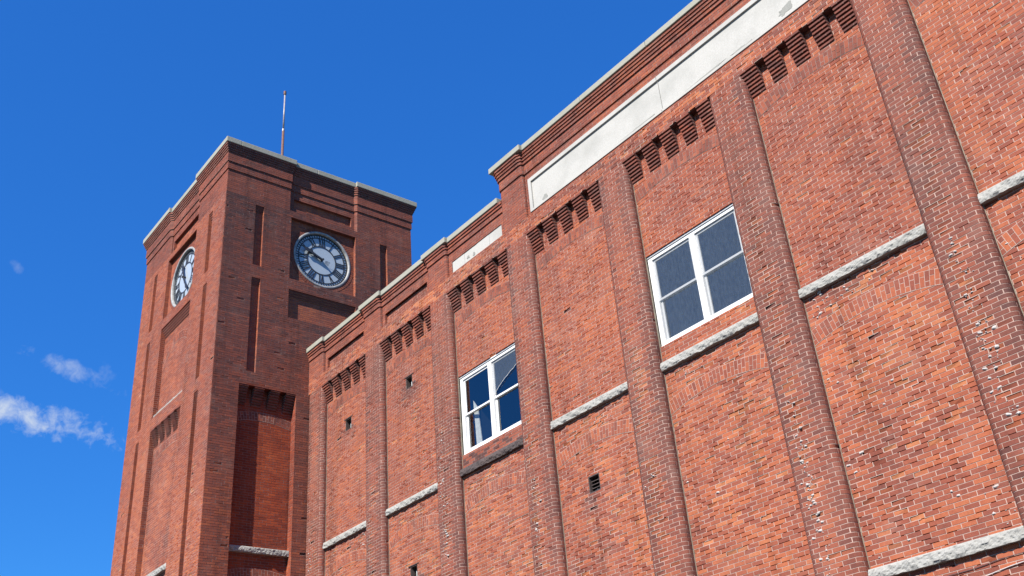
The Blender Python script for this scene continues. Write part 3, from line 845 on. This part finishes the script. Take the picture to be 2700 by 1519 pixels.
for (s0, s1, z0, z1) in cutsR[:4]:
    recess(FR_, s0, s1, z0, z1, SLOTD, 'slot', k, 3); k += 5
recess(FL, *cutsL[6], CLD, 'clock_recess', 190, hole=(CLs + .03, 14.66, .985)); recess(FR_, *cutsR[4], CLD, 'clock_recess', 195, hole=(CRs + .03, 14.64, .985))
def tone_mid(u, z, R): return .50 + (R[3] - .5) * .3 + (vnoise(u, z, 43) - .5) * .2
recess(FL, *cutsL[7], LFD, 'tall_recess', 200, 4, tone_mid, [BRICK, MORTAR, MORTAR]); recess(FR_, *cutsR[5], CLD, 'sunk_panel', 205, 3, sill=True)
def tone_arch(u, z, R): return .56 + (R[3] - .5) * .3 + (vnoise(u, z, 45) - .5) * .25
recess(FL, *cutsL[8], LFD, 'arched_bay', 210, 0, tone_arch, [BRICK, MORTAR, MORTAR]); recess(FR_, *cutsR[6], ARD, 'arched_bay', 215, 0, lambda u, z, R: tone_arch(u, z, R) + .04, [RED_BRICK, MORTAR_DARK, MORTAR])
# left face arches, sills and corbels
a, bb = CLs - HW, CLs + HW
arch_ring(twr, FL, a + .05, bb - .05, -LFD, 11.95, .55, .23, 71, .46)
rough_sill(twr, FL, a + .004, bb - .004, -LFD, -LFD + .11, 10.385, 10.49, GRANITE, 61)
corbel_row(twr, FL, a, bb, -LFD, .003, 9.985, 5, 8, 401, .27, ew=.0)
arch_ring(twr, FL, a + .01, bb - .01, -LFD, 9.02, .15, .225, 72, .42)
rough_sill(twr, FL, a + .004, bb - .004, -LFD, -LFD + .10, ZS0, ZS1, GRANITE, 62)
arch_ring(twr, FL, a + .01, bb - .01, -LFD, 4.70, .17, .235, 73, .45)
# right face
corbel_row(twr, FR_, AR0 + .003, AR1 - .003, -ARD, -.01, 9.955, 4, 8, 441, .3)
arch_ring(twr, FR_, AR0 + .01, AR1 - .01, -ARD, 8.97, .13, .225, 74, .40, [BRICK, MORTAR])
rough_sill(twr, FR_, AR0 + .004, AR1 - .004, -ARD, -ARD + .12, ZS0, ZS1, GRANITE, 63)
arch_ring(twr, FR_, AR0 + .01, AR1 - .01, -ARD, 4.78, .13, .235, 75, .45)

# tower parapet: four corner piers with recessed stretches between
MR = .085
zb = (16.75, 17.0)
xc, yc = (TX0 + TX1) / 2, (TY0 + TY1) / 2
def tone_tpar(u, z, R): return .38 + (R[3] - .5) * .24 + (vnoise(u, z, 47) - .5) * .2
TM = [BRICK, MORTAR_DARK]
top = TZ - TCT
R2 = .06
_, off = parapet(twr, [(xc + HW, TY0 + .10), (xc + HW, TY0 + R2), (xc + HW + R2, TY0), (TX1, TY0), (TX1, yc - HW - R2), (TX1 - R2, yc - HW), (TX1 - .10, yc - HW)], ZM, top, zb, 4, 301, mats=TM, tone=tone_tpar, name='parapet_pier')
parapet(twr, [(TX0, yc - HW), (TX0, TY0), (xc - HW - R2, TY0), (xc - HW, TY0 + R2), (xc - HW, TY0 + .10)], ZM, top, zb, 4, 302, mats=TM, tone=tone_tpar, name='parapet_pier')
parapet(twr, [(TX1 - .10, yc + HW), (TX1 - R2, yc + HW), (TX1, yc + HW + R2), (TX1, TY1), (TX1 - 2, TY1)], ZM, top, zb, 4, 303, mats=TM, tone=tone_tpar, name='parapet_pier')
pz = (16.13, 16.49)
parapet(twr, [(xc - HW, TY0 + MR), (xc + HW, TY0 + MR)], ZM, top, zb, 4, 304, mats=TM, tone=tone_tpar, cuts=[(.11, 2 * HW - .11, *pz)])
parapet(twr, [(TX1 - MR, yc - HW), (TX1 - MR, yc + HW)], ZM, top, zb, 4, 305, mats=TM, tone=tone_tpar, cuts=[(.11, 2 * HW - .11, *pz)])
FLm = Frame((xc - HW, TY0 + MR), (1, 0), (0, -1)); FRm = Frame((TX1 - MR, yc - HW), (0, 1), (1, 0))
recess(FLm, .11, 2 * HW - .11, *pz, .09, 'sunk_panel', 311); recess(FRm, .11, 2 * HW - .11, *pz, .09, 'sunk_panel', 315)
mb = MB(); mb.box(TX0 + .05, TX1 - .5, TY0 + .5, TY1 - .05, 15.0, 17.3, 0, .3)
mb.box(TX0 + .04, xc - HW - .04, TY0 + .04, TY1 - .04, 15.9, top - .003, 0, .3); mb.box(xc + HW + .07, TX1 - .036, TY0 + .036, yc - HW - .07, 15.9, top - .004, 0, .3)
mb.box(xc + HW + .07, TX1 - .036, yc + HW + .07, TY1 - .036, 15.9, top - .004, 0, .3)
mb.box(xc - HW - .1, xc + HW + .1, TY0 + .2, TY0 + .5, 16.0, top - .005, 0, .3); mb.box(TX1 - .5, TX1 - .2, yc - HW - .1, yc + HW + .1, 16.0, top - .005, 0, .3)
mb.build('parapet_core', BRICK, twr)
mb = MB(); mb.box(TX0 + .4, TX1 - .4, TY0 + .4, TY1 - .4, 17.3, 17.36); mb.build('roof', ROOFM, twr)
ov = off + .025
def slab(parts):
    mb = MB()
    for p in parts: mb.box(*p)
    return mb.build('coping_stone', COPING, twr, bevel=.014)
o2 = .045
slab([(xc + HW - o2, TX1 - .30, TY0 - ov, TY0 + .4, top, TZ), (TX1 - .292, TX1 + ov, TY0 - ov, TY0 + .30, top, TZ), (TX1 - .4, TX1 + ov, TY0 + .308, yc - HW + o2, top, TZ - .003)])
slab([(TX0 - ov, xc - HW + o2, TY0 - ov, TY0 + .4, top, TZ), (TX0 - ov, TX0 + .4, TY0 + .405, TY1 + ov, top, TZ)])
slab([(TX1 - .4, TX1 + ov, yc + HW - o2, TY1 + ov, top, TZ), (TX0 + .41, TX1 - .41, TY1 - .4, TY1 + ov, top, TZ)])
slab([(xc - HW + o2 + .004, xc + HW - o2 - .004, TY0 + MR - ov, TY0 + .4, top, TZ - .008)])
slab([(TX1 - .4, TX1 - MR + ov, yc - HW + o2 + .004, yc - .3, top, TZ - .008), (TX1 - .4, TX1 - MR + ov, yc - .292, yc + HW - o2 - .004, top, TZ - .006)])

# ---- clocks
def lathe_ring(mb, fr, sc, zc, prof, n=72):
    b = len(mb.v); m = len(prof)
    for k in range(n):
        an = 2 * math.pi * k / n
        for (r, d) in prof: mb.v.append(fr(sc + r * math.sin(an), d, zc + r * math.cos(an)))
    for k in range(n):
        w = (k + 1) % n
        for q in range(m - 1):
            mb.f.append((b + k * m + q, b + w * m + q, b + w * m + q + 1, b + k * m + q + 1)); mb.m.append(0); mb.t.append(.5)

def make_clock(fr, sc, zc, base, hour, minute, label):
    """base: depth of the wall behind the dial (negative = sunk)"""
    d0 = base
    mb = MB()
    lathe_ring(mb, fr, sc, zc, [(.972, d0 - .02), (.972, d0 + .012), (.962, d0 + .022), (.912, d0 + .022), (.900, d0 + .012), (.900, d0 - .07)])
    ck = mb.build('clock', BEZEL, twr, smooth=True); ck['label'] = label
    # brick ring round the opening
    mb = MB(); n = 84
    for k in range(n):
        t0 = 2 * math.pi * k / n + .006; t1 = 2 * math.pi * (k + 1) / n - .006; q = rnd(k, 9, 77)
        P = lambda an, r, d: fr(sc + r * math.sin(an), d, zc + r * math.cos(an))
        r0, r1 = .972, 1.085; dd = d0 + .007 + q[1] * .003; db = d0 - .05
        mb.hexa([P(t0, r0, dd), P(t1, r0, dd), P(t1, r0, db), P(t0, r0, db), P(t0, r1, dd), P(t1, r1, dd), P(t1, r1, db), P(t0, r1, db)], 0, .3 + q[0] * .25)
    mb.build('brick_ring', [BRICK], ck)
    dd = d0 - .062
    mb = MB(); n = 72; mb.face([fr(sc + .903 * math.sin(2 * math.pi * k / n), dd, zc + .903 * math.cos(2 * math.pi * k / n)) for k in reversed(range(n))])
    mb.build('dial', DIAL, ck)
    e = dd + .012
    def ringbar(mb, r0, r1): lathe_ring(mb, fr, sc, zc, [(r1, dd + .001), (r1, e), (r0, e), (r0, dd + .001)])
    mb = MB(); ringbar(mb, .858, .898); ringbar(mb, .764, .792)
    for k in range(60):
        an = 2 * math.pi * k / 60; w = .034 if k % 5 == 0 else .024
        bar(mb, fr, sc, zc, an, .792, .862, 0, w, dd + .001, e)
    mb.build('minute_track', BLACKM, ck)
    mb = MB(); ringbar(mb, .472, .504); mb.build('inner_ring', BLACKM, ck)
    names = ['XII', 'I', 'II', 'III', 'IIII', 'V', 'VI', 'VII', 'VIII', 'IX', 'X', 'XI']
    wd = {'I': .062, 'V': .115, 'X': .115}
    for h, s in enumerate(names):
        an = 2 * math.pi * h / 12; mb = MB()
        tot = sum(wd[c] for c in s); x = -tot / 2
        for c in s:
            w = wd[c]; xm = x + w / 2
            if c == 'I': bar(mb, fr, sc, zc, an, .502, .770, xm, .033, dd + .001, e)
            elif c == 'V':
                stroke(mb, fr, sc, zc, an, (x + .018, .770), (xm, .502), .040, dd + .001, e); stroke(mb, fr, sc, zc, an, (x + w - .018, .770), (xm, .502), .020, dd + .001, e - .002)
            else:
                stroke(mb, fr, sc, zc, an, (x + .016, .770), (x + w - .016, .502), .040, dd + .001, e); stroke(mb, fr, sc, zc, an, (x + w - .016, .770), (x + .016, .502), .020, dd + .001, e - .002)
            x += w
        mb.build('numeral', BLACKM, ck)
    # hands
    def hand(name, an, L, w, d, spade):
        mb = MB(); out = [(-.012, 0), (-w * .55, .05), (-w * .62, L * .55)]
        if spade: out += [(-w * .7, L * .60), (-w * 1.35, L * .70), (-w * 1.2, L * .77), (-w * .35, L * .86)]
        out += [(0, L)]
        pts = out + [(-x, y) for x, y in reversed(out[:-1])]
        def Q(x, y, dd_): 
            ss = math.sin(an) * y + math.cos(an) * x; zz = math.cos(an) * y - math.sin(an) * x
            return fr(sc + ss, dd_, zc + zz)
        mb.face([Q(x, y, d + .014) for x, y in reversed(pts)]); mb.face([Q(x, y, d) for x, y in pts])
        for k in range(len(pts)):
            p, q = pts[k], pts[(k + 1) % len(pts)]; mb.face([Q(*p, d), Q(*q, d), Q(*q, d + .014), Q(*p, d + .014)])
        # forked counterpoise tail
        for sx in (-.02, .02):
            mb.face([Q(sx - .008, -.10, d + .008), Q(sx + .008, -.10, d + .008), Q(sx * 2.6 + .008, -.25, d + .008), Q(sx * 2.6 - .008, -.25, d + .008)])
        mb.build(name, BLACKM, ck)
    hand('hour_hand', 2 * math.pi * hour / 12, .60, .072, dd + .05, True)
    hand('minute_hand', 2 * math.pi * minute / 60, .79, .046, dd + .08, True)
    mb = MB(); mb.tube([fr(sc, dd, zc), fr(sc, dd + .12, zc)], .035, 14); mb.build('hub', BLACKM, ck)
def bar(mb, fr, sc, zc, an, r0, r1, x, w, d0, d1):
    stroke(mb, fr, sc, zc, an, (x, r1), (x, r0), w, d0, d1)
def stroke(mb, fr, sc, zc, an, p, q, w, d0, d1):
    sa, ca_ = math.sin(an), math.cos(an)
    def Q(x, y, d): return fr(sc + sa * y + ca_ * x, d, zc + ca_ * y - sa * x)
    h = w / 2
    mb.hexa([Q(q[0] - h, q[1], d1), Q(q[0] + h, q[1], d1), Q(q[0] + h, q[1], d0), Q(q[0] - h, q[1], d0),
             Q(p[0] - h, p[1], d1), Q(p[0] + h, p[1], d1), Q(p[0] + h, p[1], d0), Q(p[0] - h, p[1], d0)])
make_clock(FR_, CRs + .03, 14.64, -CLD, 9.82, 48.6, 'clock with black Roman numerals on the shaded tower face, bluish dial')
make_clock(FL, CLs + .03, 14.66, -CLD, 11.25, 24.3, 'clock with black Roman numerals on the sunlit tower face, bright white dial')

# ------------------------------------------------------------------ flagpole on the tower
pole = thing('flagpole', (-21.65, .42, 17.36), 'thin flagpole on the tower roof, white above and rusty below', 'flagpole')
px_, py_ = -21.65, .42
mb = MB(); mb.tube([(px_, py_, 17.36), (px_, py_, 19.5), (px_, py_, 21.72)], .052, 14, 0, .044); mb.build('lower_pole', RUST, pole, smooth=True)
mb = MB(); mb.tube([(px_, py_, 21.72), (px_, py_, 23.38)], .032, 12, 0, .026); mb.build('upper_pole', WHITEPOLE, pole, smooth=True)
mb = MB(); mb.tube([(px_, py_, 21.68), (px_, py_, 21.77)], .047, 14); mb.build('collar', WHITEPOLE, pole)
mb = MB(); mb.tube([(px_, py_, 23.38), (px_, py_, 23.42), (px_, py_, 23.46), (px_, py_, 23.52)], .052, 12); mb.build('truck', RUST, pole)

# ------------------------------------------------------------------ cables under the lower sill
def cable(name, pts, r, mat, label, clips):
    t = MB(); t.tube(pts, r, 8); o = t.build(name, mat, None, smooth=True); o['label'] = label; o['category'] = 'cable'
    return o
def wallpts(x0, x1, z0, z1, sag, d, n=24):
    out = []
    for k in range(n + 1):
        f = k / n; out.append((x0 + (x1 - x0) * f, DP - d, z0 + (z1 - z0) * f - sag * math.sin(math.pi * f) + .006 * math.sin(f * 17)))
    return out
cable('cable', wallpts(-2.58, -.41, .86, .985, .035, .014), .006, CABLEM, 'thin white cable sagging across the brick below the lowest stone sill', 3)
cable('cable', wallpts(-2.58, -.41, .985, 1.075, .004, .012), .0045, CABLED, 'thin dark cable running straight above the white one below the lowest sill', 3)
